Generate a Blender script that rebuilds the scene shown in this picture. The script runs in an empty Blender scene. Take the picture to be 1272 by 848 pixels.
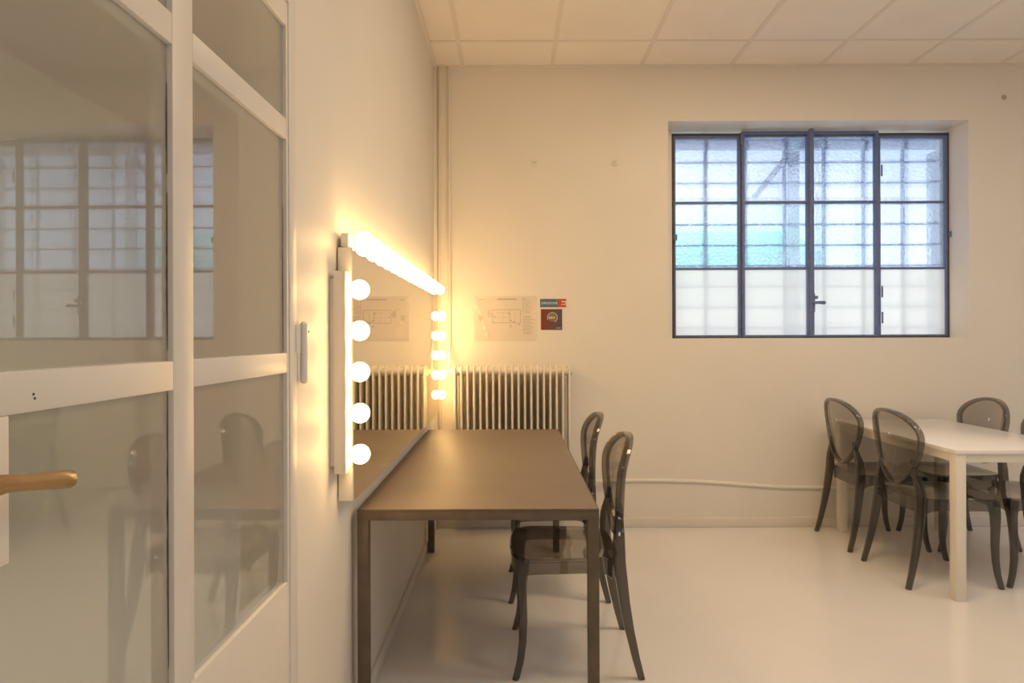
import bpy, bmesh, math, random
from mathutils import Vector, Matrix
random.seed(7)
C = bpy.context.scene.collection
PI = math.pi
F = 830.0; H = 1.281; D = 4.486; CX = 635.0; HY = 418.0     # focal length in pixels, eye height, back wall distance

# ------------------------------------------------------------------ materials
def new_mat(name):
    m = bpy.data.materials.new(name); m.use_nodes = True
    nt = m.node_tree; nt.nodes.clear()
    out = nt.nodes.new('ShaderNodeOutputMaterial')
    return m, nt, out

def principled(name, col, rough=0.5, metal=0.0, spec=0.5, noise=0.0, nscale=6.0, bump=0.0, bscale=60.0, coat=0.0, col2=None, rnoise=0.0):
    m, nt, out = new_mat(name)
    p = nt.nodes.new('ShaderNodeBsdfPrincipled')
    nt.links.new(p.outputs[0], out.inputs[0])
    p.inputs['Base Color'].default_value = (*col, 1)
    p.inputs['Roughness'].default_value = rough
    p.inputs['Metallic'].default_value = metal
    p.inputs['Specular IOR Level'].default_value = spec
    p.inputs['Coat Weight'].default_value = coat
    p.inputs['Coat Roughness'].default_value = 0.08
    tc = nt.nodes.new('ShaderNodeTexCoord')
    if noise > 0 or col2:
        n = nt.nodes.new('ShaderNodeTexNoise'); n.inputs['Scale'].default_value = nscale; n.inputs['Detail'].default_value = 5
        nt.links.new(tc.outputs['Object'], n.inputs['Vector'])
        r = nt.nodes.new('ShaderNodeValToRGB')
        c2 = col2 or tuple(c * (1 - noise) for c in col)
        r.color_ramp.elements[0].position = 0.3; r.color_ramp.elements[0].color = (*c2, 1)
        r.color_ramp.elements[1].position = 0.65; r.color_ramp.elements[1].color = (*col, 1)
        nt.links.new(n.outputs['Fac'], r.inputs['Fac']); nt.links.new(r.outputs['Color'], p.inputs['Base Color'])
        if rnoise > 0:
            mr = nt.nodes.new('ShaderNodeMapRange')
            mr.inputs['To Min'].default_value = rough - rnoise; mr.inputs['To Max'].default_value = rough + rnoise
            nt.links.new(n.outputs['Fac'], mr.inputs['Value']); nt.links.new(mr.outputs['Result'], p.inputs['Roughness'])
    if bump > 0:
        n2 = nt.nodes.new('ShaderNodeTexNoise'); n2.inputs['Scale'].default_value = bscale; n2.inputs['Detail'].default_value = 3
        nt.links.new(tc.outputs['Object'], n2.inputs['Vector'])
        b = nt.nodes.new('ShaderNodeBump'); b.inputs['Strength'].default_value = bump; b.inputs['Distance'].default_value = 0.01
        nt.links.new(n2.outputs['Fac'], b.inputs['Height']); nt.links.new(b.outputs['Normal'], p.inputs['Normal'])
    return m

def emission(name, col, strength):
    m, nt, out = new_mat(name)
    e = nt.nodes.new('ShaderNodeEmission'); e.inputs[0].default_value = (*col, 1); e.inputs[1].default_value = strength
    nt.links.new(e.outputs[0], out.inputs[0])
    return m

def mix(nt, a, b, fac):
    s = nt.nodes.new('ShaderNodeMixShader')
    if isinstance(fac, float): s.inputs[0].default_value = fac
    else: nt.links.new(fac, s.inputs[0])
    nt.links.new(a, s.inputs[1]); nt.links.new(b, s.inputs[2])
    return s.outputs[0]

def bsdf(nt, kind, col, rough=None):
    n = nt.nodes.new(kind); n.inputs['Color'].default_value = (*col, 1)
    if rough is not None: n.inputs['Roughness'].default_value = rough
    return n

def smoke(name, tint, body=0.12, bodycol=(0.10, 0.085, 0.07)):
    """smoke-grey polycarbonate: tinted clear body, glossy surface"""
    m, nt, out = new_mat(name)
    t = bsdf(nt, 'ShaderNodeBsdfTransparent', tint)
    d = bsdf(nt, 'ShaderNodeBsdfDiffuse', bodycol)
    g = bsdf(nt, 'ShaderNodeBsdfGlossy', (1, 1, 1), 0.06)
    fr = nt.nodes.new('ShaderNodeFresnel'); fr.inputs['IOR'].default_value = 1.65
    a = mix(nt, t.outputs[0], d.outputs[0], body)
    ge = nt.nodes.new('ShaderNodeNewGeometry'); k = nt.nodes.new('ShaderNodeMath'); k.operation = 'SUBTRACT'; k.inputs[0].default_value = 1.0
    nt.links.new(ge.outputs['Backfacing'], k.inputs[1])
    q = nt.nodes.new('ShaderNodeMath'); q.operation = 'MULTIPLY'                  # no mirror finish on the inner skins
    nt.links.new(fr.outputs[0], q.inputs[0]); nt.links.new(k.outputs[0], q.inputs[1])
    b = mix(nt, a, g.outputs[0], q.outputs[0])
    nt.links.new(b, out.inputs[0])
    return m

M = {}
M['wall'] = principled('wall_paint', (0.80, 0.765, 0.71), 0.42, spec=0.4, noise=0.03, nscale=2.2, bump=0.08, bscale=14)
M['wall_gloss'] = principled('wall_paint_satin', (0.80, 0.765, 0.71), 0.52, spec=0.30, noise=0.03, nscale=2.2, bump=0.06, bscale=9)
M['hall_wall'] = principled('hall_wall_paint', (0.72, 0.73, 0.57), 0.6, noise=0.03)
M['hall_tan'] = principled('hall_tan_paint', (0.30, 0.26, 0.21), 0.6, noise=0.03)
M['ceiling_tile'] = principled('ceiling_tile', (0.88, 0.83, 0.78), 0.85, spec=0.2, noise=0.04, nscale=3, bump=0.1, bscale=180)
M['grid'] = principled('ceiling_grid_metal', (0.77, 0.72, 0.67), 0.6)
M['floor'] = principled('white_resin_floor', (0.80, 0.78, 0.765), 0.17, spec=0.5, noise=0.05, nscale=1.6, bump=0.05, bscale=5, rnoise=0.05)
M['enamel'] = principled('white_enamel', (0.78, 0.745, 0.70), 0.45, noise=0.03, nscale=8, bump=0.03, bscale=30)
M['base'] = principled('white_skirting', (0.76, 0.72, 0.66), 0.4, noise=0.05, nscale=5)
M['panel'] = principled('white_panel', (0.80, 0.76, 0.70), 0.45)
M['radiator'] = principled('radiator_enamel', (0.80, 0.75, 0.66), 0.38, noise=0.02)
M['pipe'] = principled('painted_pipe', (0.78, 0.73, 0.65), 0.4)
M['steel'] = principled('hazed_window_steel', (0.16, 0.21, 0.42), 0.5, noise=0.2, nscale=30)  # dark steel lightened and blued, bright-window haze put into the colour
M['frame'] = principled('dark_outer_frame', (0.10, 0.09, 0.095), 0.6, noise=0.3, nscale=25)
M['grille'] = principled('blue_grey_grille', (0.36, 0.50, 0.86), 0.5)
M['canopy'] = principled('blue_grey_canopy_steel', (0.34, 0.42, 0.58), 0.6)
M['green'] = principled('pale_green_panel', (0.30, 0.62, 0.47), 0.8)
M['facade'] = principled('pale_render', (0.80, 0.80, 0.80), 0.9, noise=0.06, nscale=1)
M['ground'] = principled('pale_concrete', (0.72, 0.71, 0.69), 0.9, noise=0.1)
M['tsteel'] = principled('dark_brown_steel', (0.15, 0.118, 0.088), 0.5, metal=0.25, noise=0.25, nscale=14)
M['ttop'] = principled('dark_brown_table_surface', (0.195, 0.152, 0.122), 0.48, spec=0.5, noise=0.10, nscale=5, bump=0.03, bscale=80)
M['laminate'] = principled('white_laminate', (0.82, 0.80, 0.79), 0.25, spec=0.5)
M['wlegs'] = principled('cream_white_metal', (0.78, 0.74, 0.65), 0.4)
M['caramel'] = principled('caramel_resin', (0.40, 0.23, 0.075), 0.28, noise=0.25, nscale=18)
M['socket'] = principled('white_socket', (0.82, 0.78, 0.7), 0.4)
M['dark'] = principled('dark_mark', (0.06, 0.05, 0.045), 0.6)
M['paper'] = principled('print_paper', (0.80, 0.74, 0.66), 0.6)
M['ink'] = principled('grey_ink', (0.46, 0.40, 0.34), 0.7)
M['ink_light'] = principled('pale_ink', (0.60, 0.53, 0.45), 0.7)
M['blue_sign'] = principled('blue_print', (0.09, 0.15, 0.24), 0.4)
M['red_sign'] = principled('red_print', (0.62, 0.05, 0.03), 0.4)
M['white_print'] = principled('white_print', (0.82, 0.80, 0.78), 0.4)
M['green_print'] = principled('green_print', (0.12, 0.30, 0.10), 0.4)
M['olive'] = principled('olive_print', (0.20, 0.17, 0.07), 0.4)
M['bulb'] = emission('lit_opal_bulb', (1.0, 0.60, 0.22), 33.0)
M['smoke'] = smoke('smoke_polycarbonate_thin', (0.72, 0.70, 0.675), 0.07)
M['smoke_mid'] = smoke('smoke_polycarbonate_shell', (0.56, 0.54, 0.515), 0.12)
M['smoke_thick'] = smoke('smoke_polycarbonate_thick', (0.36, 0.345, 0.33), 0.2)

def square_sign_mat():
    m, nt, out = new_mat('maroon_to_slate_print')
    p = nt.nodes.new('ShaderNodeBsdfPrincipled'); p.inputs['Roughness'].default_value = 0.4
    tc = nt.nodes.new('ShaderNodeTexCoord'); sx = nt.nodes.new('ShaderNodeSeparateXYZ')
    r = nt.nodes.new('ShaderNodeValToRGB')
    r.color_ramp.elements[0].color = (0.20, 0.035, 0.02, 1); r.color_ramp.elements[1].color = (0.085, 0.075, 0.10, 1)
    nt.links.new(tc.outputs['Generated'], sx.inputs[0]); nt.links.new(sx.outputs[0], r.inputs[0])
    nt.links.new(r.outputs[0], p.inputs['Base Color']); nt.links.new(p.outputs[0], out.inputs[0])
    return m
M['maroon'] = square_sign_mat()

def mirror_mat():
    m, nt, out = new_mat('silvered_mirror')
    g = bsdf(nt, 'ShaderNodeBsdfGlossy', (0.90, 0.89, 0.86), 0.0)
    nt.links.new(g.outputs[0], out.inputs[0]); return m
M['mirror'] = mirror_mat()

def door_glass():
    m, nt, out = new_mat('greyed_frosted_door_glass')
    t = bsdf(nt, 'ShaderNodeBsdfTransparent', (0.93, 0.95, 0.90))
    d = bsdf(nt, 'ShaderNodeBsdfDiffuse', (0.42, 0.38, 0.33))
    g = bsdf(nt, 'ShaderNodeBsdfGlossy', (1, 1, 1), 0.012)
    fr = nt.nodes.new('ShaderNodeFresnel'); fr.inputs['IOR'].default_value = 2.0
    a = mix(nt, t.outputs[0], d.outputs[0], 0.66)
    b = mix(nt, a, g.outputs[0], fr.outputs[0])
    nt.links.new(b, out.inputs[0]); return m
M['door_glass'] = door_glass()

def ripple_glass():
    m, nt, out = new_mat('rippled_window_glass')
    tc = nt.nodes.new('ShaderNodeTexCoord')
    n = nt.nodes.new('ShaderNodeTexNoise'); n.inputs['Scale'].default_value = 50; n.inputs['Detail'].default_value = 2
    nt.links.new(tc.outputs['Object'], n.inputs['Vector'])
    b = nt.nodes.new('ShaderNodeBump'); b.inputs['Strength'].default_value = 0.55; b.inputs['Distance'].default_value = 0.012
    nt.links.new(n.outputs['Fac'], b.inputs['Height'])
    t = bsdf(nt, 'ShaderNodeBsdfTransparent', (0.80, 0.88, 1.0))
    r = bsdf(nt, 'ShaderNodeBsdfRefraction', (0.82, 0.89, 1.0), 0.02); r.inputs['IOR'].default_value = 1.35
    nt.links.new(b.outputs[0], r.inputs['Normal'])
    g = bsdf(nt, 'ShaderNodeBsdfGlossy', (1, 1, 1), 0.05); nt.links.new(b.outputs[0], g.inputs['Normal'])
    a = mix(nt, t.outputs[0], r.outputs[0], 0.42)
    c = mix(nt, a, g.outputs[0], 0.05)
    nt.links.new(c, out.inputs[0]); return m
M['ripple'] = ripple_glass()

def film_glass():
    m, nt, out = new_mat('white_film_glass')
    t = bsdf(nt, 'ShaderNodeBsdfTransparent', (0.95, 0.96, 0.94))
    tl = bsdf(nt, 'ShaderNodeBsdfTranslucent', (0.96, 0.96, 0.93))
    rf = bsdf(nt, 'ShaderNodeBsdfRefraction', (0.97, 0.97, 0.95), 0.9); rf.inputs['IOR'].default_value = 1.25
    d = bsdf(nt, 'ShaderNodeBsdfDiffuse', (0.8, 0.8, 0.76))
    a = mix(nt, tl.outputs[0], rf.outputs[0], 0.2)
    b = mix(nt, a, d.outputs[0], 0.12)
    c = mix(nt, b, t.outputs[0], 0.05)
    nt.links.new(c, out.inputs[0]); return m
M['film'] = film_glass()

def sleeve_mat():
    m, nt, out = new_mat('clear_plastic_sleeve')
    t = bsdf(nt, 'ShaderNodeBsdfTransparent', (0.97, 0.96, 0.95))
    g = bsdf(nt, 'ShaderNodeBsdfGlossy', (1, 1, 1), 0.30)
    c = mix(nt, t.outputs[0], g.outputs[0], 0.10)
    nt.links.new(c, out.inputs[0]); return m
M['sleeve'] = sleeve_mat()

# ------------------------------------------------------------------ mesh builder
class MB:
    def __init__(s): s.v = []; s.f = []; s.fm = []; s.cur = 0
    def add(s, vs, fs):
        o = len(s.v); s.v += [tuple(v) for v in vs]
        for f in fs: s.f.append(tuple(o + i for i in f)); s.fm.append(s.cur)
        return s
    def box(s, a, b, T=None):
        x0, y0, z0 = a; x1, y1, z1 = b
        x0, x1 = min(x0, x1), max(x0, x1); y0, y1 = min(y0, y1), max(y0, y1); z0, z1 = min(z0, z1), max(z0, z1)
        vs = [(x, y, z) for z in (z0, z1) for y in (y0, y1) for x in (x0, x1)]
        if T: vs = [T(*v) for v in vs]
        return s.add(vs, [(0, 2, 3, 1), (4, 5, 7, 6), (0, 1, 5, 4), (2, 6, 7, 3), (0, 4, 6, 2), (1, 3, 7, 5)])
    def tube(s, pts, r, n=12, caps=True, up=None, rx=None):
        """sweep; r = radius or list; rx = optional second radius list for an oval section; n sides"""
        pts = [Vector(p) for p in pts]; N = len(pts)
        rs = r if isinstance(r, (list, tuple)) else [r] * N
        r2 = rx if rx is not None else rs
        if not isinstance(r2, (list, tuple)): r2 = [r2] * N
        vs = []; prev = None
        for i, p in enumerate(pts):
            t = (pts[min(i + 1, N - 1)] - pts[max(i - 1, 0)]).normalized()
            u = Vector(up) if up else (prev if prev is not None else (Vector((0, 0, 1)) if abs(t.z) < 0.9 else Vector((1, 0, 0))))
            u = (u - t * u.dot(t)).normalized(); w = t.cross(u).normalized(); prev = u
            for k in range(n):
                a = 2 * PI * (k + 0.5) / n
                vs.append(p + u * math.cos(a) * rs[i] + w * math.sin(a) * r2[i])
        fs = [(i * n + k, i * n + (k + 1) % n, (i + 1) * n + (k + 1) % n, (i + 1) * n + k) for i in range(N - 1) for k in range(n)]
        if caps: fs += [tuple(range(n - 1, -1, -1)), tuple((N - 1) * n + k for k in range(n))]
        return s.add(vs, fs)
    def rbar(s, pts, hx, hy, rc=0.3, up=(1, 0, 0)):
        """sweep of a rounded rectangle: half sizes hx (along up), hy (across) per point"""
        pts = [Vector(p) for p in pts]; N = len(pts); vs = []
        sec = []
        for (cx, cy, a0) in ((1, 1, 0), (-1, 1, 90), (-1, -1, 180), (1, -1, 270)):
            for k in range(4):
                a = math.radians(a0 + 30 * k); sec.append((cx * (1 - rc) + rc * math.cos(a), cy * (1 - rc) + rc * math.sin(a)))
        n = len(sec)
        for i, p in enumerate(pts):
            t = (pts[min(i + 1, N - 1)] - pts[max(i - 1, 0)]).normalized()
            u = Vector(up); u = (u - t * u.dot(t)).normalized(); w = t.cross(u).normalized()
            for (a, b) in sec: vs.append(p + u * a * hx[i] + w * b * hy[i])
        fs = [(i * n + k, i * n + (k + 1) % n, (i + 1) * n + (k + 1) % n, (i + 1) * n + k) for i in range(N - 1) for k in range(n)]
        fs += [tuple(range(n - 1, -1, -1)), tuple((N - 1) * n + k for k in range(n))]
        return s.add(vs, fs)
    def sphere(s, c, r, nu=24, nv=14, sc=(1, 1, 1)):
        vs = [(c[0], c[1], c[2] + r * sc[2])]
        for j in range(1, nv):
            th = PI * j / nv
            for i in range(nu):
                ph = 2 * PI * i / nu
                vs.append((c[0] + r * sc[0] * math.sin(th) * math.cos(ph), c[1] + r * sc[1] * math.sin(th) * math.sin(ph), c[2] + r * sc[2] * math.cos(th)))
        vs.append((c[0], c[1], c[2] - r * sc[2]))
        fs = [(0, 1 + i, 1 + (i + 1) % nu) for i in range(nu)]
        for j in range(nv - 2):
            a = 1 + j * nu
            fs += [(a + i, a + nu + i, a + nu + (i + 1) % nu, a + (i + 1) % nu) for i in range(nu)]
        a = 1 + (nv - 2) * nu; L = len(vs) - 1
        fs += [(a + i, L, a + (i + 1) % nu) for i in range(nu)]
        return s.add(vs, fs)
    def disc_ring(s, cx, cz, y, r0, r1, n=32, a0=0, a1=2 * PI, th=0.0006):
        """flat ring in a plane of constant y, facing -y"""
        vs = []
        for i in range(n + 1):
            a = a0 + (a1 - a0) * i / n
            for r in (r0, r1):
                for yy in (y, y - th): vs.append((cx + r * math.cos(a), yy, cz + r * math.sin(a)))
        fs = []
        for i in range(n):
            o = i * 4; p = o + 4
            fs += [(o + 1, p + 1, p + 3, o + 3), (o, o + 2, p + 2, p), (o, p, p + 1, o + 1), (o + 2, o + 3, p + 3, p + 2)]
        return s.add(vs, fs)
    def build(s, name, mat, parent=None, origin=(0, 0, 0), bevel=0.0, smooth=False, seg=2, fixn=True):
        me = bpy.data.meshes.new(name)
        ox, oy, oz = origin
        me.from_pydata([(x - ox, y - oy, z - oz) for x, y, z in s.v], [], s.f)
        mats = mat if isinstance(mat, (list, tuple)) else [mat]
        for mm in mats: me.materials.append(mm)
        for p, i in zip(me.polygons, s.fm): p.material_index = i
        bm = bmesh.new(); bm.from_mesh(me)
        if fixn: bmesh.ops.recalc_face_normals(bm, faces=bm.faces[:])
        if bevel > 0:
            ed = [e for e in bm.edges if e.is_manifold and e.calc_face_angle(0) > 0.6]
            bmesh.ops.bevel(bm, geom=ed, offset=bevel, segments=seg, profile=0.5, affect='EDGES', clamp_overlap=True)
        bm.to_mesh(me); bm.free()
        if smooth or bevel > 0:
            me.polygons.foreach_set('use_smooth', [True] * len(me.polygons))
            me.set_sharp_from_angle(angle=math.radians(38))
        o = bpy.data.objects.new(name, me); C.objects.link(o)
        if parent is not None: o.parent = parent
        else: o.location = origin
        return o

def tag(o, label=None, cat=None, group=None, kind=None):
    if label: o['label'] = label
    if cat: o['category'] = cat
    if group: o['group'] = group
    if kind: o['kind'] = kind
    return o

def thing(name, label, cat, loc=(0, 0, 0), group=None, kind=None):
    o = bpy.data.objects.new(name, None); C.objects.link(o); o.location = loc
    o.empty_display_size = 0.1
    return tag(o, label, cat, group, kind)

def struct(o, label=None):
    o['kind'] = 'structure'
    if label: o['label'] = label
    return o

# left wall: runs very slightly askew to the view; (u = distance into the room, d = out from the wall, z)
K = 0.002
def wx(u): return -0.514 - K * (D - u)
def W(d, u, z): return (wx(u) + d, u - K * d, z)

KD = 0.016                                                          # the door stands a touch further round than the wall
def Wd(d, u, z):
    u *= .95; return (wx(1.552) - KD * (1.552 - u) + d, u - KD * d, H + (z - H) * .948)

def px(x, y, Y): return ((x - CX) * Y / F, Y, H - (y - HY) * Y / F)

ZC = 3.097                                                          # ceiling height
XR = 5.2; YB = -3.2; XH = -3.30; YH = 5.86                          # far sides of the room and of the hall beyond the door

# ------------------------------------------------------------------ setting
b = MB(); b.box((XH - .2, YB - .2, -.12), (XR + .2, YH + .2, 0)); struct(b.build('floor', M['floor']), 'glossy white resin floor')

# ceiling: 60 cm tiles on a T-bar grid
b = MB()
b.box((-0.62, YB, ZC), (XR, D + .02, ZC + .05))
b.cur = 1
gx = [-0.319 + 0.6 * k for k in range(0, 10)]
gy = [4.107 - 0.6 * k for k in range(0, 13)]
for x in gx: b.box((x - .013, YB, ZC - .004), (x + .013, D, ZC + .002))
for y in gy: b.box((-0.62, y - .011, ZC - .003), (XR, y + .011, ZC + .002))
struct(b.build('ceiling', [M['ceiling_tile'], M['grid']]), 'suspended ceiling of square off-white tiles')
b = MB(); b.box((XH - .2, YB - .2, ZC + .05), (XR + .2, YH + .2, ZC + .15)); struct(b.build('ceiling_slab', M['hall_tan']))
# edge angle trims under the ceiling
b = MB(); b.box((-0.51, D - .018, ZC - .010), (XR, D + .001, ZC - .0005)); struct(b.build('trim_1', M['enamel']))
b = MB(); b.box((-.004, YB, ZC - .014), (.022, D, ZC - .0045), W); struct(b.build('trim_2', M['enamel']))

# back wall with the window opening
OX0, OX1, OZ0, OZ1 = 1.059, 3.075, 1.265, 2.724
b = MB()
b.box((-0.9, D, 0), (OX0, D + .34, ZC + .05)); b.box((OX1, D, 0), (XR + .2, D + .34, ZC + .05))
b.box((OX0, D, 0), (OX1, D + .34, OZ0)); b.box((OX0, D, OZ1), (OX1, D + .34, ZC + .05))
b.box((OX0, D + .19, OZ0), (1.128, D + .34, OZ1))                  # the return beside the left casement
struct(b.build('wall_back', M['wall']), 'off-white painted back wall with window')

# left wall with doorway
DU0, DU1, DZ1 = 0.475, 1.572, 2.07
b = MB()
b.box((-.12, DU1, 0), (0, D + .02, ZC + .05), W); b.box((-.12, YB, 0), (0, DU0, ZC + .05), W); b.box((-.12, DU0, DZ1), (0, DU1, ZC + .05), W)
struct(b.build('wall_left', M['wall_gloss']), 'white satin painted left wall')
b = MB(); b.box((XR, YB - .2, 0), (XR + .2, D + .34, ZC + .05)); struct(b.build('wall_right', M['wall']))
b = MB(); b.box((-0.9, YB - .2, 0), (XR, YB, ZC + .05)); struct(b.build('wall_front', M['wall']))
b = MB(); b.box((XH - .2, YB - .2, 0), (XH, YH + .2, ZC + .05)); struct(b.build('wall_hall', M['hall_wall']))
b = MB(); b.box((XH, YH, 0), (-0.5, YH + .2, ZC + .05)); struct(b.build('wall_hall_back', M['hall_tan']))
b = MB(); b.box((XH, YB - .2, 0), (-.9, YB, ZC + .05)); struct(b.build('wall_hall_front', M['hall_tan']))
# skirtings
b = MB(); b.box((-0.50, D - .014, 0), (XR, D + .002, .066)); struct(b.build('baseboard_back', M['base'], bevel=.004))
b = MB(); b.box((-.002, 1.66, 0), (.013, D - .012, .062), W); struct(b.build('baseboard_left', M['base'], bevel=.004))

# ------------------------------------------------------------------ door in the left wall
door = thing('door_1', 'white glazed door of six grey frosted panes with caramel handle', None, W(0, DU1, 0), kind='structure')
org = W(0, DU1, 0)
fr = MB()
fr.box((-.06, 1.640, 0), (.004, 1.692, 2.16), Wd); fr.box((-.06, .465, 0), (.004, .525, 2.16), Wd); fr.box((-.06, .525, 2.105), (.004, 1.640, 2.16), Wd)
fr.build('jamb', M['enamel'], door, org, bevel=.003)
lf = MB()
T0, T1 = -.036, .002
def leaf(u0, u1, z0, z1): lf.box((T0, u0, z0), (T1, u1, z1), Wd)
LU0, LU1 = .53, 1.6375
leaf(LU0, .64, .01, 2.10); leaf(1.626, LU1, .01, 2.10)
leaf(1.096, 1.164, .686, 2.04)
leaf(.64, 1.626, .01, .686); leaf(.64, 1.626, 2.04, 2.10)
for u0, u1 in ((.64, 1.096), (1.164, 1.626)):
    leaf(u0, u1, 1.195, 1.243); leaf(u0, u1, 1.763, 1.814)
leaf(.64, .7446, 1.03, 1.195)                                      # the lock block
lf.build('leaf', M['enamel'], door, org, bevel=.002)
for u0, u1 in ((.64, 1.096), (1.164, 1.626)):
    for z0, z1 in ((.686, 1.195), (1.243, 1.763), (1.814, 2.04)):
        g = MB()
        vs = [Wd(-.0075, u0 - .004, z0 - .004), Wd(-.0075, u1 + .004, z0 - .004), Wd(-.0075, u1 + .004, z1 + .004), Wd(-.0075, u0 - .004, z1 + .004)]
        g.add(vs, [(0, 1, 2, 3)])
        pane = g.build('pane', M['door_glass'], door, org, fixn=False)
        pane['label'] = 'grey frosted glass pane'
# dark slivers where the putty has come away along the stiles
pt = MB()
for (u, z0, z1) in ((1.0945, 1.26, 1.52), (1.0945, .74, 1.19), (1.6245, 1.25, 1.60), (1.0945, 1.55, 1.70)):
    n = 14; vs = []
    for i in range(n + 1):
        z = z0 + (z1 - z0) * i / n; w = .0006 + .0030 * abs(math.sin(i * 1.7 + z0 * 9)) * math.sin(PI * i / n)
        vs += [Wd(-.0070, u + .0014, z), Wd(-.0070, u - w, z)]
    pt.add(vs, [(2 * i, 2 * i + 1, 2 * i + 3, 2 * i + 2) for i in range(n)])
pt.build('putty_gap', M['dark'], door, org, fixn=False)
# lever handle
hd = MB(); zc = 1.135
hd.tube([Wd(.001, .652, zc), Wd(.045, .652, zc)], .011, 16)
hd.tube([Wd(.040, .630, zc), Wd(.046, .650, zc), Wd(.047, .680, zc - .002), Wd(.047, .715, zc - .008), Wd(.046, .750, zc - .0135), Wd(.045, .778, zc - .018), Wd(.044, .786, zc - .0195)],
        [.012, .0125, .0090, .0085, .0100, .0098, .0050], 16, up=(0, 0, 1), rx=[.009, .010, .008, .008, .009, .008, .004])
h = hd.build('handle', M['caramel'], door, org, smooth=True); h['label'] = 'caramel brown lever handle'
ec = MB(); ec.box((.001, .600, zc - .10), (.005, .700, zc + .06), Wd); ec.build('escutcheon', M['enamel'], door, org, bevel=.0015)
# screw holes in the mid rail
sh = MB()
for u, z in ((.781, 1.2155), (.783, 1.2105)): sh.tube([Wd(.0015, u, z), Wd(.0026, u, z)], .0016, 8)
sh.build('screw_hole', M['dark'], door, org)
# hinge with two rounded knuckles
hg = MB()
zt, zm, zb = H + 20 * 1.735 / F, H - 18.5 * 1.735 / F, H - 57.5 * 1.735 / F
uh = 1.728
for z0, z1 in ((zm + .0006, zt), (zb, zm - .0006)):
    n = 6; r = .0085
    pts = []; rr = []
    lo, hi = z0, z1
    if z1 == zt:
        pts = [Wd(.010, uh, lo), Wd(.010, uh, hi - r)]; rr = [r, r]
        for k in range(1, n + 1): pts.append(Wd(.010, uh, hi - r + r * math.sin(k * PI / 2 / n))); rr.append(max(r * math.cos(k * PI / 2 / n), .0006))
    else:
        for k in range(n, 0, -1): pts.append(Wd(.010, uh, lo + r - r * math.sin(k * PI / 2 / n))); rr.append(max(r * math.cos(k * PI / 2 / n), .0006))
        pts += [Wd(.010, uh, lo + r), Wd(.010, uh, hi)]; rr += [r, r]
    hg.tube(pts, rr, 16, up=(1, 0, 0), rx=[q * 1.9 for q in rr])
hg.box((.0, 1.680, zm), (.007, 1.716, zt - .01), Wd); hg.box((.0, 1.690, zb + .01), (.006, 1.720, zm), Wd)
hg.build('hinge', M['enamel'], door, org, smooth=True)
hs = MB(); hs.tube([Wd(.0235, uh - .012, zt - .027), Wd(.0265, uh - .012, zt - .027)], .002, 8, up=(0, 0, 1)); hs.build('hinge_screw', M['dark'], door, org)

# ------------------------------------------------------------------ window
WY = D + .20
win = thing('window_1', 'steel casement window with rippled upper panes and white filmed lower panes', None, (2.1, WY, OZ0), kind='structure')
worg = (2.1, WY, OZ0)
def wX(x): return (x - CX) * WY / F
def wZ(y): return H - (y - HY) * WY / F
cas = [(836.5, 921.5, 168.5, 0.0), (921.5, 1007, 164.5, .018), (1007, 1091.5, 164.5, .018), (1091.5, 1179.5, 168.5, 0.0)]
of = MB()
of.box((wX(836), WY, wZ(421)), (wX(838.2), WY + .05, wZ(167))); of.box((wX(1178), WY, wZ(421)), (wX(1181), WY + .05, wZ(167)))
of.box((wX(836), WY, wZ(169.5)), (wX(1181), WY + .05, wZ(166.5))); of.box((wX(836), WY, wZ(421.3)), (wX(1181), WY + .05, wZ(418.6)))
of.build('outer_frame', M['frame'], win, worg, bevel=.002)
for (x0, x1, yt, pr) in cas:
    c = MB(); y0, y1 = WY - pr + .006, WY + .036
    c.box((wX(x0) + .001, y0, wZ(419.5)), (wX(x0 + 3.6), y1, wZ(yt))); c.box((wX(x1 - 3.6), y0, wZ(419.5)), (wX(x1) - .001, y1, wZ(yt)))
    c.box((wX(x0 + 3), y0, wZ(yt + 4)), (wX(x1 - 3), y1, wZ(yt))); c.box((wX(x0 + 3), y0, wZ(419.5)), (wX(x1 - 3), y1, wZ(417)))
    c.box((wX(x0 + 3), y0 + .006, wZ(253.3)), (wX(x1 - 3), y1, wZ(250.7)))
    c.box((wX(x0 + 3), y0 + .006, wZ(335.8)), (wX(x1 - 3), y1, wZ(332.8)))
    c.build('casement_frame', M['steel'], win, worg, bevel=.002)
    for (a, bb, mt, nm) in ((yt + 2, 252, 'ripple', 'rippled_pane'), (252, 334.3, 'ripple', 'rippled_pane'), (334.3, 418, 'film', 'filmed_pane')):
        g = MB(); yy = WY + .020
        if mt == 'ripple': g.box((wX(x0 + 2.2), yy, wZ(bb)), (wX(x1 - 2.2), yy + .005, wZ(a)))
        else: g.add([(wX(x0 + 2.2), yy, wZ(bb)), (wX(x1 - 2.2), yy, wZ(bb)), (wX(x1 - 2.2), yy, wZ(a)), (wX(x0 + 2.2), yy, wZ(a))], [(0, 1, 2, 3)])
        p = g.build(nm, M[mt], win, worg); p['label'] = 'clear rippled glass pane' if mt == 'ripple' else 'white filmed glass pane'
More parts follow.
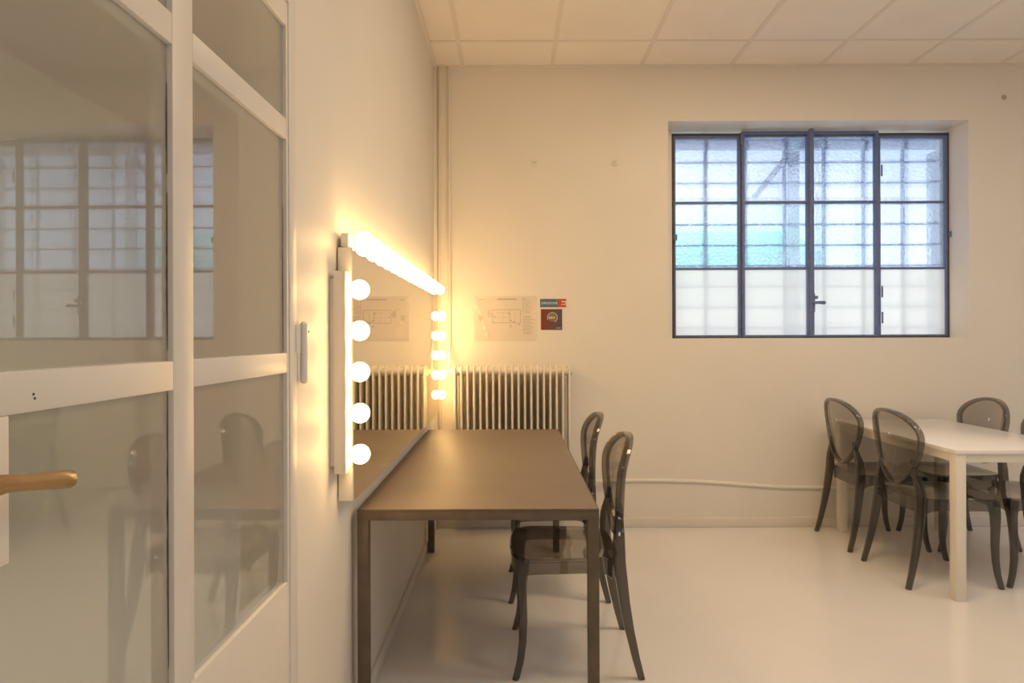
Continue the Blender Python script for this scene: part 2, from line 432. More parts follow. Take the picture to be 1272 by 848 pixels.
# centre meeting strip with a top knob, espagnolette and handle
e = MB(); e.box((wX(1004.4), WY - .030, wZ(419)), (wX(1009.6), WY - .008, wZ(164))); e.sphere((wX(1007), WY - .02, wZ(164)), .018, 12, 8)
e.build('meeting_strip', M['steel'], win, worg, bevel=.002)
e = MB(); y0 = WY - .042
e.box((wX(1004.7), y0, wZ(389)), (wX(1009.3), WY - .028, wZ(366)))
e.tube([(wX(1008), y0 + .01, wZ(378)), (wX(1008), y0 - .03, wZ(378))], .008, 10)
e.tube([(wX(1007.5), y0 - .025, wZ(377.6)), (wX(1012), y0 - .032, wZ(377.5)), (wX(1018), y0 - .030, wZ(377.8)), (wX(1020), y0 - .028, wZ(377.8))], [.010, .011, .013, .006], 10)
e.sphere((wX(1010), y0 - .012, wZ(371)), .012, 10, 8)
e.build('window_handle', M['steel'], win, worg, smooth=True)
e = MB()
for x, y in ((838.5, 296), (1180.5, 293)):
    e.tube([(wX(x), WY - .018, wZ(y - 3.5)), (wX(x), WY - .018, wZ(y + 3.5))], .013, 10); e.box((wX(x - 2), WY - .022, wZ(y + 2)), (wX(x + 2), WY + .01, wZ(y - 2)))
for x, y in ((923, 372), (922.6, 408), (1094.5, 364), (1094.7, 396), (1094.5, 214), (921, 174)):
    e.tube([(wX(x), WY - .016, wZ(y - 7)), (wX(x), WY - .016, wZ(y + 7))], .006, 8)
e.build('window_hinges', M['steel'], win, worg, smooth=True)

# outside: security grille, canopy, green panel, pale facade
GY = D + .345 + .03
gr = thing('window_grille', 'blue-grey metal security grille outside the window behind the glass', 'grille', (2.1, GY, OZ0 - .03))
gorg = (2.1, GY, OZ0 - .03)
def gX(x): return (x - CX) * GY / F
def gZ(y): return H - (y - HY) * GY / F
for k in range(-1, 9):
    x = 876.6 + 49 * k
    g = MB(); g.box((gX(x) - .013, GY - .004, OZ0 - .03), (gX(x) + .013, GY + .004, OZ1 + .1)); g.build('upright_bar', M['grille'], gr, gorg)
for k in range(-2, 10):
    z = gZ(178 + 25.6 * k)
    if z < OZ0: continue
    g = MB(); g.tube([(0.85, GY - .009, z), (3.35, GY - .009, z)], .0062, 8); g.build('cross_bar', M['grille'], gr, gorg, smooth=True)

CYo = 5.95
can = thing('outdoor_canopy', 'blurred blue-grey canopy frame with post and diagonal brace outside the window', 'canopy', px(986, 640, CYo))
corg = px(986, 640, CYo)
def cp(x, y): return px(x, y, CYo)
g = MB(); a0 = cp(760, 184); a1 = cp(1262, 178); g.box((a0[0], CYo - .03, a0[2] - .02), (a1[0], CYo + .03, a0[2] + .03)); g.build('beam', M['canopy'], can, corg)
g = MB(); a0 = cp(760, 170); a1 = cp(1262, 150); g.box((a0[0], CYo - .2, a0[2]), (a1[0], CYo + .25, a1[2] + .04)); g.build('roof', M['canopy'], can, corg)
g = MB(); a0 = cp(981, 190); a1 = cp(992, 190); g.box((a0[0], CYo - .03, 0), (a1[0], CYo + .03, a0[2])); g.build('post', M['canopy'], can, corg)
g = MB(); a0 = cp(1160, 190); a1 = cp(1186, 190); g.box((a0[0], CYo - .03, 0), (a1[0], CYo + .1, a0[2])); g.build('end_post', M['canopy'], can, corg)
g = MB(); g.tube([cp(937, 247), cp(986, 186)], .026, 8); g.build('brace', M['canopy'], can, corg)
a0 = px(760, 333, 8); a1 = px(1022, 284, 8)
aw = thing('garden_awning', 'pale green awning seen blurred through the left window panes', 'awning', (a0[0], 8, 0))
g = MB(); n = 16; vs = []
for k in range(n + 1):
    xx = a0[0] + (a1[0] - a0[0]) * k / n; sag = .03 * math.sin(k * PI) + .02 * (k % 2)
    vs += [(xx, 8.0, a0[2] - sag), (xx, 8.0, a0[2] + .18), (xx, 8.9, a1[2] + .10), (xx, 8.9, a1[2] + .07), (xx, 8.02, a0[2] + .15), (xx, 8.02, a0[2] - sag)]
g.add(vs, [(6 * k + q, 6 * k + 6 + q, 6 * k + 6 + (q + 1) % 6, 6 * k + (q + 1) % 6) for k in range(n) for q in range(6)] + [(0, 1, 2, 3, 4, 5), tuple(6 * n + q for q in range(5, -1, -1))])
g.build('canvas', M['green'], aw, (a0[0], 8, 0))
for xx in (a0[0] + .05, a1[0] - .05):
    g = MB(); g.tube([(xx, 8.03, -.05), (xx, 8.03, a0[2] + .16)], .02, 10); g.build('pole', M['canopy'], aw, (a0[0], 8, 0), smooth=True)
g = MB(); a0 = px(500, 240, 11); a1 = px(1500, 240, 11); g.box((a0[0], 11, 0), (a1[0], 11.3, a0[2]))
g.box((a0[0], 10.9, a0[2] - .1), (a1[0], 11.3, a0[2] + .05))
struct(g.build('exterior_facade', M['facade']))
g = MB(); g.box((-2, D + .34, -.3), (14, 16, -.05)); struct(g.build('exterior_ground', M['ground']))

# ------------------------------------------------------------------ pipes, radiator
g = MB(); g.box((-.518, D - .030, .066), (-.492, D, ZC - .012)); g.box((-.480, D - .022, .066), (-.468, D, ZC - .012)); g.box((-.492, D - .008, .066), (-.480, D, ZC - .012))
tag(g.build('cable_trunking', M['pipe'], None, (-.49, D, .066), bevel=.003), 'slim white trunking running up the room corner from floor to ceiling', 'trunking')

RY = D - .175                                                       # front of the radiator
rx0 = (563 - CX) * RY / F; NS = 19; sp = .0412; rz0, rz1 = .16, H - 36.5 * RY / F
rad = thing('radiator', 'cream column radiator on the back wall behind the dark table', 'radiator', (rx0 + sp * 9, RY + .07, rz0))
rorg = (rx0 + sp * 9, RY + .07, rz0)
for i in range(NS):
    x = rx0 + sp * (i + .5) - .012
    g = MB()
    # a thin deep column with a rounded front, rolling over at the head and the foot
    n = 20; prof = []
    for q in range(n):
        a = 2 * PI * q / n
        prof.append((RY + .071 + .071 * math.copysign(abs(math.cos(a)) ** .35, math.cos(a)), .0082 * math.copysign(abs(math.sin(a)) ** .8, math.sin(a))))
    vs = []; zz = [(rz0, .55), (rz0 + .006, .85), (rz0 + .02, 1), (rz1 - .02, 1), (rz1 - .006, .86), (rz1, .6)]
    for (z, m) in zz: vs += [(x + px_ * (.5 + .5 * m), RY + .071 + (yy - RY - .071) * m, z) for (yy, px_) in prof]
    g.add(vs, [(r_ * n + q, r_ * n + (q + 1) % n, (r_ + 1) * n + (q + 1) % n, (r_ + 1) * n + q) for r_ in range(len(zz) - 1) for q in range(n)] + [tuple(range(n)), tuple((len(zz) - 1) * n + q for q in range(n))])
    for z in (rz0 + .036, rz1 - .036):
        g.tube([(x - sp / 2, RY + .066, z), (x + sp / 2, RY + .066, z)], .029, 16, up=(0, 0, 1), rx=.052)
    g.build('section', M['radiator'], rad, rorg, smooth=True)
g = MB()
g.tube([(rx0 - .012, RY + .072, rz1 - .035), (rx0 - .03, RY + .072, rz1 - .035)], .016, 12); g.sphere((rx0 - .036, RY + .072, rz1 - .035), .019, 14, 8)
g.build('valve', M['radiator'], rad, rorg, smooth=True)
for x in (rx0 + .12, rx0 + .64):
    g = MB(); g.box((x - .012, RY + .10, rz0 - .01), (x + .012, D - .001, rz0 + .016)); g.build('wall_bracket', M['radiator'], rad, rorg, bevel=.003)
vx = rx0 - .036
g = MB(); g.tube([(vx, RY + .072, rz1 - .03), (vx, RY + .072, rz1 + .06), (vx, RY + .085, rz1 + .10), (vx, D - .03, rz1 + .16), (vx, D - .014, rz1 + .20), (vx, D - .012, rz1 + .3), (vx, D - .012, ZC - .012)], .0095, 12, up=(1, 0, 0))
tag(g.build('heating_pipe', M['pipe'], None, (vx, D - .012, rz1), smooth=True), 'thin cream vertical heating pipe dropping from the ceiling to the radiator', 'pipe')
g = MB()
pts = [(rx0 + NS * sp - .03, RY + .075, .30), (rx0 + NS * sp + .06, RY + .085, .312)]
for (x, y) in ((735, 596.5), (778, 597), (820, 597.3), (860, 598.5), (900, 601), (935, 604), (970, 606), (1015, 607), (1100, 607.5), (1272, 608), (1400, 608)):
    q = px(x, y, D - .008); pts.append((q[0], D - .002 if x > 740 else D - .05, q[2]))
g.tube(pts, .013, 12, up=(0, 1, 0))
tag(g.build('wall_pipe', M['wall'], None, (1.2, D - .006, .3), smooth=True), 'painted-over pipe sagging low along the back wall right of the radiator', 'pipe')

# small things on the back wall
for i, x in enumerate((664, 764)):
    q = px(x, 203, D)
    g = MB(); g.box((q[0] - .022, D - .006, q[2] - .013), (q[0] + .022, D + .001, q[2] + .016))
    g.tube([(q[0] + .004, D - .003, q[2] + .004), (q[0] + .004, D - .022, q[2] + .002), (q[0] + .004, D - .026, q[2] + .010)], .0055, 10)
    g.tube([(q[0] - .014, D - .008, q[2] - .012), (q[0] + .014, D - .008, q[2] - .012)], .005, 8)
    tag(g.build('wall_hook', M['wall'], None, (q[0], D, q[2]), bevel=.002), ('painted-over white wall hook directly above the plan sheet' , 'painted-over white wall hook nearer the window')[i], 'hook', 'painted-over wall hooks')
q = px(1248, 123, D)
g = MB(); g.sphere((q[0], D - .002, q[2]), .017, 14, 8, (1, .35, 1)); tag(g.build('wall_plug', M['ink'], None, (q[0], D, q[2]), smooth=True), 'small dark plug high on the wall right of the window', 'plug')

# plan sheet in a plastic sleeve
def S(x, y, off): q = px(x, y, D); return (q[0], D - off, q[2])
pl = thing('plan_sheet', 'printed floor plan in a crinkled clear sleeve above the radiator', 'poster', S(628, 423, 0))
porg = S(628, 423, 0)
g = MB(); n = 10
a = S(593, 369, .002); c = S(664, 421, .002)
g.box((a[0], D - .0030, c[2]), (c[0], D - .0015, a[2])); g.build('paper', M['paper'], pl, porg)
g = MB(); g2 = MB()
def ln(mb, x0, y0, x1, y1):
    p = S(x0, y0, 0); r = S(x1, y1, 0); mb.box((p[0], D - .0036, r[2]), (r[0], D - .0029, p[2]))
ln(g2, 594.5, 371.2, 602, 372.4); ln(g, 618, 370.8, 642, 372.2)
ln(g, 611.5, 384.4, 647, 385); ln(g, 611.5, 400.4, 647, 401); ln(g, 611.5, 384.4, 612.1, 401); ln(g, 646.4, 384.4, 647, 401)
ln(g2, 613, 388.2, 634, 388.7); ln(g2, 613, 394, 640, 394.4); ln(g2, 602, 384.5, 609, 385.2); ln(g2, 606, 386, 610, 394)
ln(g, 633, 385, 633.6, 399); ln(g2, 639, 387, 639.5, 400); ln(g2, 625, 388, 625.4, 401)
for x, y in ((632, 389), (635, 398), (638.5, 399.5), (645, 402.5), (634.5, 405), (611, 391), (614, 393)): ln(g, x - .9, y - .9, x + .9, y + .9)
ln(g, 649.2, 370.5, 653, 371.4)
for k in range(9): ln(g, 649.2, 372 + 2.0 * k, 650.4, 373 + 2.0 * k); ln(g2, 651.5, 372.2 + 2.0 * k, 656 + 2 * (k % 3), 372.9 + 2.0 * k)
for k in range(12): ln(g2 if k % 2 else g, 649.5, 392.6 + 2.0 * k, 659 + (k * 37 % 5), 393.3 + 2.0 * k)
ln(g2, 595, 391, 600, 398); ln(g2, 595, 404, 606, 404.4)
g.build('plan_lines', M['ink'], pl, porg); tag(g2.build('small_print', M['ink_light'], pl, porg), kind='stuff')
# crinkled sleeve
g = MB(); nx, nz = 34, 22; a = S(589.5, 367.5, 0); c = S(667, 423.5, 0); vs = []
for j in range(nz + 1):
    for i in range(nx + 1):
        u, v = i / nx, j / nz
        x = a[0] + (c[0] - a[0]) * u; z = a[2] + (c[2] - a[2]) * v
        ridge_u = .02 + .20 * min(1, max(0, (v - .18) / .75)) ** .7
        bump = .012 * math.exp(-((u - ridge_u) / .022) ** 2) * (v > .1) + .010 * math.exp(-(u / .03) ** 2) * (.5 + .5 * math.sin(v * 17)) + .0025 * math.sin(u * 9 + v * 4) ** 2
        if u > .9: bump += .004 * (u - .9) / .1
        vs.append((x, D - .0045 - bump, z))
g.add(vs, [(j * (nx + 1) + i, j * (nx + 1) + i + 1, (j + 1) * (nx + 1) + i + 1, (j + 1) * (nx + 1) + i) for j in range(nz) for i in range(nx)])
o = g.build('sleeve', M['sleeve'], pl, porg, smooth=True, fixn=False); o['label'] = 'crinkled clear plastic sleeve'

def text(body, size, loc, mat, parent, name='lettering', align='CENTER'):
    cu = bpy.data.curves.new(name, 'FONT'); cu.body = body; cu.size = size; cu.align_x = align; cu.align_y = 'CENTER'; cu.extrude = .0002
    cu.materials.append(mat)
    tmp = bpy.data.objects.new(name, cu); C.objects.link(tmp); bpy.context.view_layer.update()
    me = bpy.data.meshes.new_from_object(tmp.evaluated_get(bpy.context.evaluated_depsgraph_get())); bpy.data.objects.remove(tmp)
    o = bpy.data.objects.new(name, me); C.objects.link(o); o.parent = parent; o.location = loc; o.rotation_euler = (PI / 2, 0, 0)
    return o
sg = thing('direction_sign', 'narrow blue and red direction sign above the square maroon sign', 'sign', S(687, 382, 0)); so = S(687, 382, 0)
g = MB(); a = S(671, 371.3, 0); c = S(694, 381.6, 0); g.box((a[0], D - .003, c[2]), (c[0], D, a[2])); g.build('blue_plate', M['blue_sign'], sg, so)
g = MB(); a = S(694, 371.3, 0); c = S(703.4, 381.6, 0); g.box((a[0], D - .003, c[2]), (c[0], D, a[2])); g.build('red_plate', M['red_sign'], sg, so)
g = MB(); a = S(695.5, 374, 0); c = S(702.8, 378.8, 0); g.box((a[0], D - .0036, c[2]), (c[0], D - .003, a[2])); g.build('white_pictogram_field', M['white_print'], sg, so)
g = MB(); q = S(699.5, 376.6, 0)
g.add([(q[0] - .012, D - .0041, q[2] - .008), (q[0] + .014, D - .0041, q[2] - .008), (q[0] + .014, D - .0041, q[2] + .008), (q[0], D - .0041, q[2] + .009)], [(0, 1, 2, 3)])
q = S(692.5, 372.3, 0); g.box((q[0] - .009, D - .0036, q[2] - .004), (q[0] + .009, D - .003, q[2] + .004)); g.build('green_pictogram', M['green_print'], sg, so, fixn=False)
g = MB(); q = S(696, 376.2, 0); g.disc_ring(q[0], q[2], D - .0036, .0, .014, 20); g.build('red_arrow', M['red_sign'], sg, so)
q = S(682.6, 376.6, 0); text('DIREZIONE', .0215, (q[0] - so[0], D - .0034 - so[1], q[2] - so[2]), M['white_print'], sg)

sq = thing('square_sign', 'square maroon sign with a pale ringed emblem beside the plan sheet', 'sign', S(685, 410, 0)); so = S(685, 410, 0)
g = MB(); a = S(672, 384, 0); c = S(698.3, 409.8, 0); g.box((a[0], D - .003, c[2]), (c[0], D, a[2])); g.build('plate', M['maroon'], sq, so)
q = S(686.2, 394.5, 0)
g = MB(); g.disc_ring(q[0], q[2], D - .0031, .030, .035, 36, -1.1, 3.6); g.build('emblem_ring', M['ink_light'], sq, so)
g = MB(); g.disc_ring(q[0], q[2], D - .0031, .0, .027, 30); g.build('emblem_disc', M['olive'], sq, so)
g = MB()
for k, (dz, w) in enumerate(((.006, .014), (.0, .018), (-.006, .016))): g.box((q[0] - .024, D - .0044, q[2] + dz - .002), (q[0] - .024 + w * 1.7, D - .0037, q[2] + dz + .002))
g.disc_ring(q[0] + .007, q[2], D - .0037, .004, .0095, 18, -1.5, 1.9); g.build('emblem_figure', M['ink_light'], sq, so)
g = MB(); p2 = S(694, 407.3, 0); g.box((p2[0] - .016, D - .0037, p2[2] - .0025), (p2[0] + .014, D - .003, p2[2] + .0015)); g.build('caption_line', M['ink_light'], sq, so)

# ------------------------------------------------------------------ mirror and its lights
MU0, MU1, MZ0, MZ1 = 1.985, 4.25, .794, 1.549
MD = .049
mo = W(0, (MU0 + MU1) / 2, MZ0)
mr = thing('wall_mirror', 'long wall mirror on a thick white panel above the dark table', 'mirror', mo)
g = MB(); g.box((.004, MU0, MZ0), (MD - .004, MU1, MZ1), W); g.build('backing_panel', M['panel'], mr, mo, bevel=.002)
g = MB(); g.box((MD - .0035, MU0 + .002, MZ0 + .002), (MD, MU1 - .002, MZ1 - .002), W); g.build('mirror_glass', M['mirror'], mr, mo)

def strip(name, label, u0, u1, z0, z1, d1, bulbs, two_step=False):
    cu_, cz_ = (u0 + u1) / 2, (z0 + z1) / 2
    so = W(0, cu_, z0)
    t = thing('vanity_light', label, 'light strip', so, 'bulb strips around the mirror')
    g = MB(); g.box((.012, u0, z0), (d1, u1, z1), W); g.build('housing', M['panel'], t, so, bevel=.003)
    g = MB()
    if u1 - u0 > z1 - z0: g.box((.0, u0 + .03, z0 + .006), (.011, u1 - .03, z1 - .012), W)
    else: g.box((.0, u0 + .004, z0 + .022), (.014, u1 - .004, z1 - .022), W)
    g.build('back_plate', M['panel'], t, so, bevel=.002)
    for (u, z) in bulbs:
        g = MB(); g.tube([W(d1 - .002, u, z), W(d1 + .009, u, z)], [.0155, .0145], 18, up=(0, 0, 1)); g.build('socket', M['socket'], t, so, smooth=True)
        g = MB(); c = W(d1 + .033, u, z); g.sphere(c, .0285, 24, 14)
        o = g.build('bulb', M['bulb'], t, so, smooth=True); o['label'] = 'lit round opal bulb'
    return t
# upright strips
U0 = 1.940; zs = [H - (y - HY) * U0 / F for y in (359, 410, 461, 512, 563)]
strip('vanity_light', 'upright strip of five lit round bulbs on the mirror end near the door', 1.905, 1.972, zs[4] - .052, zs[0] + .052, .047, [(1.938, z) for z in zs])
U1 = 4.285; zs = [H - (y - HY) * U1 / F for y in (392.2, 416.6, 440.8, 465.2, 489.6)]
strip('vanity_light', 'upright strip of five lit round bulbs on the mirror end near the radiator', 4.255, 4.315, zs[4] - .052, zs[0] + .052, .034, [(4.282, z) for z in zs])
us = [2.065 + .1535 * k for k in range(15)]
labs = ['top strip of five lit bulbs above the mirror, closest to the door', 'top strip of five lit bulbs above the middle of the mirror', 'top strip of five lit bulbs above the mirror, closest to the radiator']
for j in range(3):
    u5 = us[5 * j:5 * j + 5]
    strip('vanity_light', labs[j], u5[0] - .073, u5[-1] + .073, 1.5505, 1.592, .034, [(u, 1.578) for u in u5])

# ------------------------------------------------------------------ dark dressing table
TX0, TX1, TY0, TY1, TZ = -.498, .281, 2.149, 4.00, .727
to = ((TX0 + TX1) / 2, (TY0 + TY1) / 2, 0)
tb = thing('dressing_table', 'long dark brown steel dressing table under the lit mirror', 'table', to)
g = MB(); g.box((TX0 + .003, TY0 + .003, TZ - .010), (TX1 - .003, TY1 - .003, TZ)); g.build('tabletop', M['ttop'], tb, to, bevel=.0015)
g = MB(); r = .036; zt, zb = TZ - .0015, TZ - .036
g.box((TX0, TY0, zb), (TX1, TY0 + .034, TZ - .0102)); g.box((TX0, TY1 - .034, zb), (TX1, TY1, TZ - .0102))
g.box((TX0, TY0 + .034, zb), (TX0 + .034, TY1 - .034, TZ - .0102)); g.box((TX1 - .034, TY0 + .034, zb), (TX1, TY1 - .034, TZ - .0102))
# slim steel edge strip that the top is let into
g.box((TX0, TY0, TZ - .0102), (TX1, TY0 + .0028, TZ - .0005)); g.box((TX0, TY1 - .0028, TZ - .0102), (TX1, TY1, TZ - .0005))
g.box((TX0, TY0 + .0028, TZ - .0102), (TX0 + .0028, TY1 - .0028, TZ - .0005)); g.box((TX1 - .0028, TY0 + .0028, TZ - .0102), (TX1, TY1 - .0028, TZ - .0005))
g.build('rail_frame', M['tsteel'], tb, to, bevel=.001)
for x in (TX0, TX1 - .036):
    for y in (TY0, TY1 - .036):
        g = MB(); g.box((x, y, 0), (x + .036, y + .036, zb - .0002)); g.build('leg', M['tsteel'], tb, to, bevel=.002)

# ------------------------------------------------------------------ white table
wt0 = (2.13, 3.205, 2.83, 4.40); WZ = .729
wo = ((wt0[0] + wt0[2]) / 2, (wt0[1] + wt0[3]) / 2, 0)
wt = thing('meeting_table', 'white rectangular table ringed by smoky chairs below the window', 'table', wo)
g = MB(); g.box((wt0[0], wt0[1], WZ - .020), (wt0[2], wt0[3], WZ)); g.build('tabletop', M['laminate'], wt, wo, bevel=.002)
g = MB(); z0, z1 = WZ - .062, WZ - .0205
x0, y0, x1, y1 = wt0[0] + .010, wt0[1] + .010, wt0[2] - .010, wt0[3] - .010
g.box((x0, y0, z0), (x1, y0 + .025, z1)); g.box((x0, y1 - .025, z0), (x1, y1, z1)); g.box((x0, y0 + .025, z0), (x0 + .025, y1 - .025, z1)); g.box((x1 - .025, y0 + .025, z0), (x1, y1 - .025, z1))
g.build('apron', M['wlegs'], wt, wo, bevel=.002)
for x in (wt0[0] + .004, wt0[2] - .054):
    for y in (wt0[1] + .004, wt0[3] - .054):
        g = MB(); g.box((x, y, 0), (x + .050, y + .050, WZ - .0205)); g.build('leg', M['wlegs'], wt, wo, bevel=.003)

# ------------------------------------------------------------------ smoky polycarbonate chair, facing +x
def back_x(y, z):
    t = (z - .49) / .395
    return -.182 - .050 * t + .048 * (y / .215) ** 2
def teardrop(a, k=1.0):
    """closed outline in (y, z): wide round head, sides drawing in to a small rounded foot"""
    zc = .757; c, s = math.cos(a), math.sin(a)
    if s >= 0: return (.207 * k * math.copysign(abs(c) ** .96, c), zc + .126 * k * s)
    t = -s; w = .207 * (1 - .66 * t ** 1.6) * (1 - t ** 9) ** .5
    return (k * math.copysign(w, c), zc - .265 * k * t)

def make_chair():
    r = bpy.data.objects.new('dining_chair', None); C.objects.link(r); r.empty_display_size = .1
    # seat: dished plan with a rolled edge
    n = 72
    def plan(a, s):
        c, sn = math.cos(a), math.sin(a)
        e = .42
        cx = math.copysign(abs(c) ** e, c); cy = math.copysign(abs(sn) ** e, sn)
        x = .032 + .205 * cx * s; hw = .205 + .030 * (x + .17) / .41
        x += .012 * (1 - (cy) ** 2) * max(c, 0) * s
        return x, hw * cy * s
    def zt(a, s, x):
        z = .452 - .010 * (1 - s ** 2)
        if x > .15: z -= .55 * (x - .15) ** 2 / .09 * .04
        return z
    rings = []
    g = MB(); vs = []
    S_ = (.12, .35, .6, .8, .92, .975)
    for s in S_:
        for i in range(n):
            a = 2 * PI * i / n; x, y = plan(a, s); vs.append((x, y, zt(a, s, x)))
    for (s, dz) in ((1.0, -.006), (1.0, -.014)):
        for i in range(n):
            a = 2 * PI * i / n; x, y = plan(a, s); vs.append((x, y, zt(a, s, x) + dz))
    for (s, dz) in ((.97, -.014), (.6, -.012), (.12, -.009)):
        for i in range(n):
            a = 2 * PI * i / n; x, y = plan(a, s); vs.append((x, y, zt(a, s, x) + dz))
    R = len(S_) + 5
    fs = [(j * n + i, j * n + (i + 1) % n, (j + 1) * n + (i + 1) % n, (j + 1) * n + i) for j in range(R - 1) for i in range(n)]
    fs += [tuple(range(n)), tuple((R - 1) * n + i for i in range(n - 1, -1, -1))]
    g.add(vs, fs); g.build('seat', M['smoke_mid'], r, smooth=True)
    # apron: skirt under the seat, arched between the legs
    g = MB(); vs = []
    for (s, which) in ((.985, 0), (.985, 1), (.955, 1), (.955, 0)):
        for i in range(n):
            a = 2 * PI * i / n; x, y = plan(a, s)
            arch = max(abs(math.cos(a)), abs(math.sin(a)))
            arch = ((1 - arch) / .2929) ** 1.6
            zb = .394 - .026 * arch - .020 * max(-math.cos(a), 0) ** 2
            vs.append((x, y, zt(a, s, x) - .0145 if which == 0 else zb))
    g.add(vs, [(j * n + i, j * n + (i + 1) % n, ((j + 1) % 4) * n + (i + 1) % n, ((j + 1) % 4) * n + i) for j in range(4) for i in range(n)])
    g.build('apron', M['smoke_mid'], r, smooth=True)
    # back: rim and thin panel
    N = 64; rim = []
    for i in range(N + 1):
        a = PI / 2 + 2 * PI * i / N; y, z = teardrop(a); rim.append((back_x(y, z), y, z))
    g = MB(); vs = []
    sec = []
    for (cx, cy, a0) in ((1, 1, 0), (-1, 1, 90), (-1, -1, 180), (1, -1, 270)):
        for k in range(3):
            a = math.radians(a0 + 45 * k); sec.append((cx * .55 + .45 * math.cos(a), cy * .55 + .45 * math.sin(a)))
    ns = len(sec)
    for i in range(N):
        p = Vector(rim[i]); t = (Vector(rim[(i + 1) % N]) - Vector(rim[(i - 1) % N])).normalized()
        u = Vector((1, 0, 0)); u = (u - t * u.dot(t)).normalized(); w = t.cross(u)
        for (q1, q2) in sec: vs.append(p + u * q1 * .0165 + w * q2 * .0095)
    g.add(vs, [(i * ns + k, i * ns + (k + 1) % ns, ((i + 1) % N) * ns + (k + 1) % ns, ((i + 1) % N) * ns + k) for i in range(N) for k in range(ns)])
    g2 = MB(); vs = []
    ks = (.955, .75, .5, .25, .06)
    for side in (0, 1):
        for k in (ks if side == 0 else ks[::-1]):
            for i in range(N):
                a = 2 * PI * i / N; y, z = teardrop(a, k)
                z = z - .0
                vs.append((back_x(y, z) + (-.0025 if side == 0 else .0025), y, z))
    R = 2 * len(ks)
    fs = [(j * N + i, j * N + (i + 1) % N, (j + 1) * N + (i + 1) % N, (j + 1) * N + i) for j in range(R - 1) for i in range(N)]
    fs = [f for f in fs]
    fs += [((R - 1) * N + i, (R - 1) * N + (i + 1) % N, (i + 1) % N, i) for i in range(N)]
    g2.add(vs, fs)
    bk = g2.build('backrest', M['smoke'], r, smooth=True)
    rm = g.build('back_rim', M['smoke_mid'], bk, smooth=True)
    # legs
    for sy in (-1, 1):
        g = MB()
        P = [(.196, .196, .440), (.202, .200, .405), (.205, .203, .36), (.203, .206, .30), (.199, .208, .22), (.201, .210, .14), (.210, .212, .07), (.224, .214, .015), (.229, .2145, 0)]
        hx = [.024, .024, .021, .018, .016, .0145, .0135, .0125, .012]; hy = [.020, .020, .018, .016, .0145, .013, .012, .0115, .011]
        g.rbar([(x, y * sy, z) for x, y, z in P], hx, hy, .45); g.build('leg', M['smoke_thick'], r, smooth=True)
        g = MB()
        P = [(-.176, .139, .640), (-.174, .140, .605), (-.170, .156, .565), (-.166, .178, .525), (-.164, .188, .480), (-.165, .190, .43), (-.172, .194, .37), (-.183, .199, .28), (-.200, .205, .18), (-.222, .210, .08), (-.243, .214, 0)]
        hx = [.009, .014, .018, .021, .023, .0235, .022, .0195, .017, .0145, .0125]; hy = [.007, .0095, .012, .0145, .017, .018, .0175, .016, .0145, .0125, .0115]
        g.rbar([(x, y * sy, z) for x, y, z in P], hx, hy, .45); g.build('leg', M['smoke_thick'], r, smooth=True)
    return r

def copy_tree(o, parent=None):
    c = o.copy(); C.objects.link(c)
    if parent is not None: c.parent = parent
    for ch in list(o.children): copy_tree(ch, c)
    return c

# x of the seat centre, y, heading, label, group
spots = [
    (.240, 2.712, PI, 'smoky grey clear plastic chair tucked under the dark table, closest to the door', 'chairs at the dressing table'),
    (.222, 3.430, PI, 'smoky grey clear plastic chair tucked under the dark table, closest to the radiator', 'chairs at the dressing table'),
    (2.240, 3.582, 0, 'smoky chair with back to the dark table, beside the front leg of the white table', 'chairs around the white table'),
    (2.240, 4.165, 0, 'smoky chair with back to the dark table, at the wall end of the white table', 'chairs around the white table'),
    (2.760, 4.165, PI, 'smoky chair facing the dark table across the white table, its whole oval back showing', 'chairs around the white table'),
    (2.748, 3.600, PI, 'smoky chair on the far side of the white table, cut off by the photo edge', 'chairs around the white table'),
]
proto = make_chair(); allc = [proto] + [copy_tree(proto) for _ in spots[1:]]
for o, (x, y, a, lab, grp) in zip(allc, spots):
    o.location = (x, y, 0); o.rotation_euler = (0, 0, a); tag(o, lab, 'chair', grp)

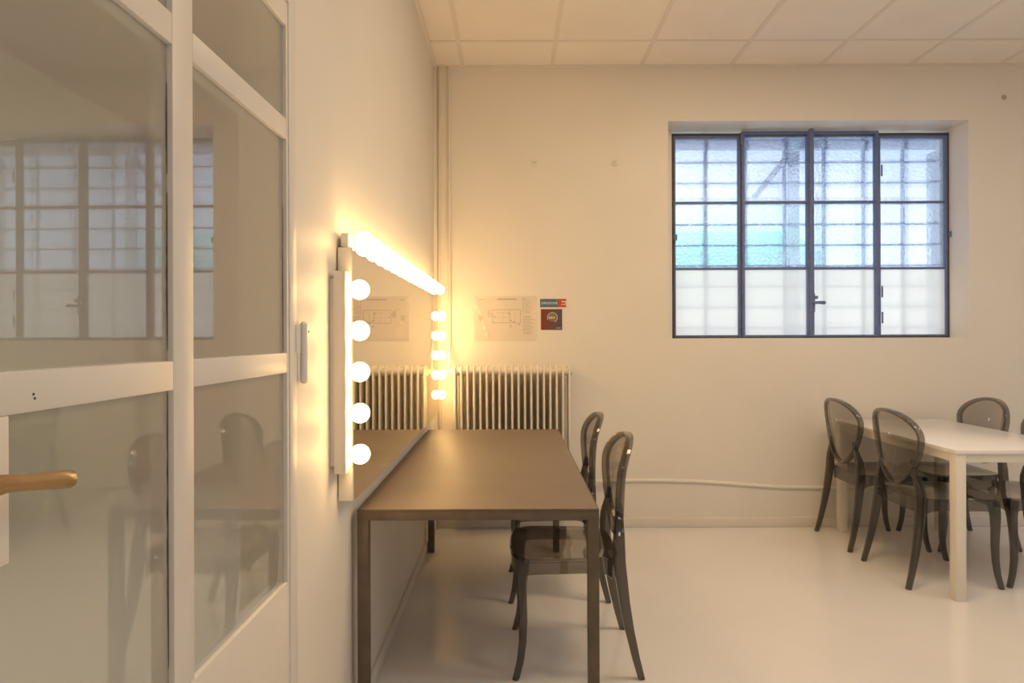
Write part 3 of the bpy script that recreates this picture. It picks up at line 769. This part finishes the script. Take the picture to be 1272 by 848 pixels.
# ------------------------------------------------------------------ light
w = bpy.data.worlds.new('sky'); bpy.context.scene.world = w; w.use_nodes = True
bg = w.node_tree.nodes['Background']; bg.inputs[0].default_value = (0.86, 0.93, 1.0, 1); bg.inputs[1].default_value = 1.5

def area(name, loc, sx, sy, power, col, rot=(0, 0, 0)):
    l = bpy.data.lights.new(name, 'AREA'); l.shape = 'RECTANGLE'; l.size = sx; l.size_y = sy; l.energy = power; l.color = col
    o = bpy.data.objects.new(name, l); C.objects.link(o); o.location = loc; o.rotation_euler = rot; return o
# neutral fill lights, added out of view just below the ceiling
for i, (x, y) in enumerate(((1.181, -1.6), (2.981, -1.0), (2.381, 0.8), (2.981, 2.0), (4.181, 2.0))):
    area('neutral_fill_light', (x, y, ZC - .02), .58, .58, 7.6, (.97, .97, .97))
for i, (x, y) in enumerate(((1.181, 2.607), (1.781, 2.607))):
    area('warm_fill_light', (x, y, ZC - .02), .58, .58, 15, (1.0, .72, .40))  # warm fill added out of view, mainly for the back wall
sun = bpy.data.lights.new('sun', 'SUN'); sun.energy = 4.2; sun.angle = math.radians(.53); sun.color = (1.0, .96, .90)
so_ = bpy.data.objects.new('sun', sun); C.objects.link(so_); so_.location = (0, -10, 12); so_.rotation_euler = (math.radians(48), 0, math.radians(-14))
area('hall_light', (-2.0, 2.2, ZC - .05), .6, 1.6, 42, (1.0, .92, .78))

# ------------------------------------------------------------------ camera
cam = bpy.data.cameras.new('camera'); co = bpy.data.objects.new('camera', cam); C.objects.link(co)
co.location = (0, 0, H); co.rotation_euler = (PI / 2, .0035, 0)
cam.sensor_width = 36; cam.lens = 36 * F / 1272; cam.shift_x = 1 / 1272; cam.shift_y = -6 / 1272; cam.clip_start = .02
sc = bpy.context.scene; sc.camera = co
sc.view_settings.view_transform = 'Standard'; sc.view_settings.look = 'None'; sc.view_settings.gamma = 1; sc.view_settings.use_curve_mapping = False
sc.view_settings.exposure = 0.06
sc.cycles.use_denoising = True; sc.cycles.max_bounces = 14; sc.cycles.transparent_max_bounces = 40; sc.cycles.diffuse_bounces = 6; sc.cycles.sample_clamp_indirect = 4
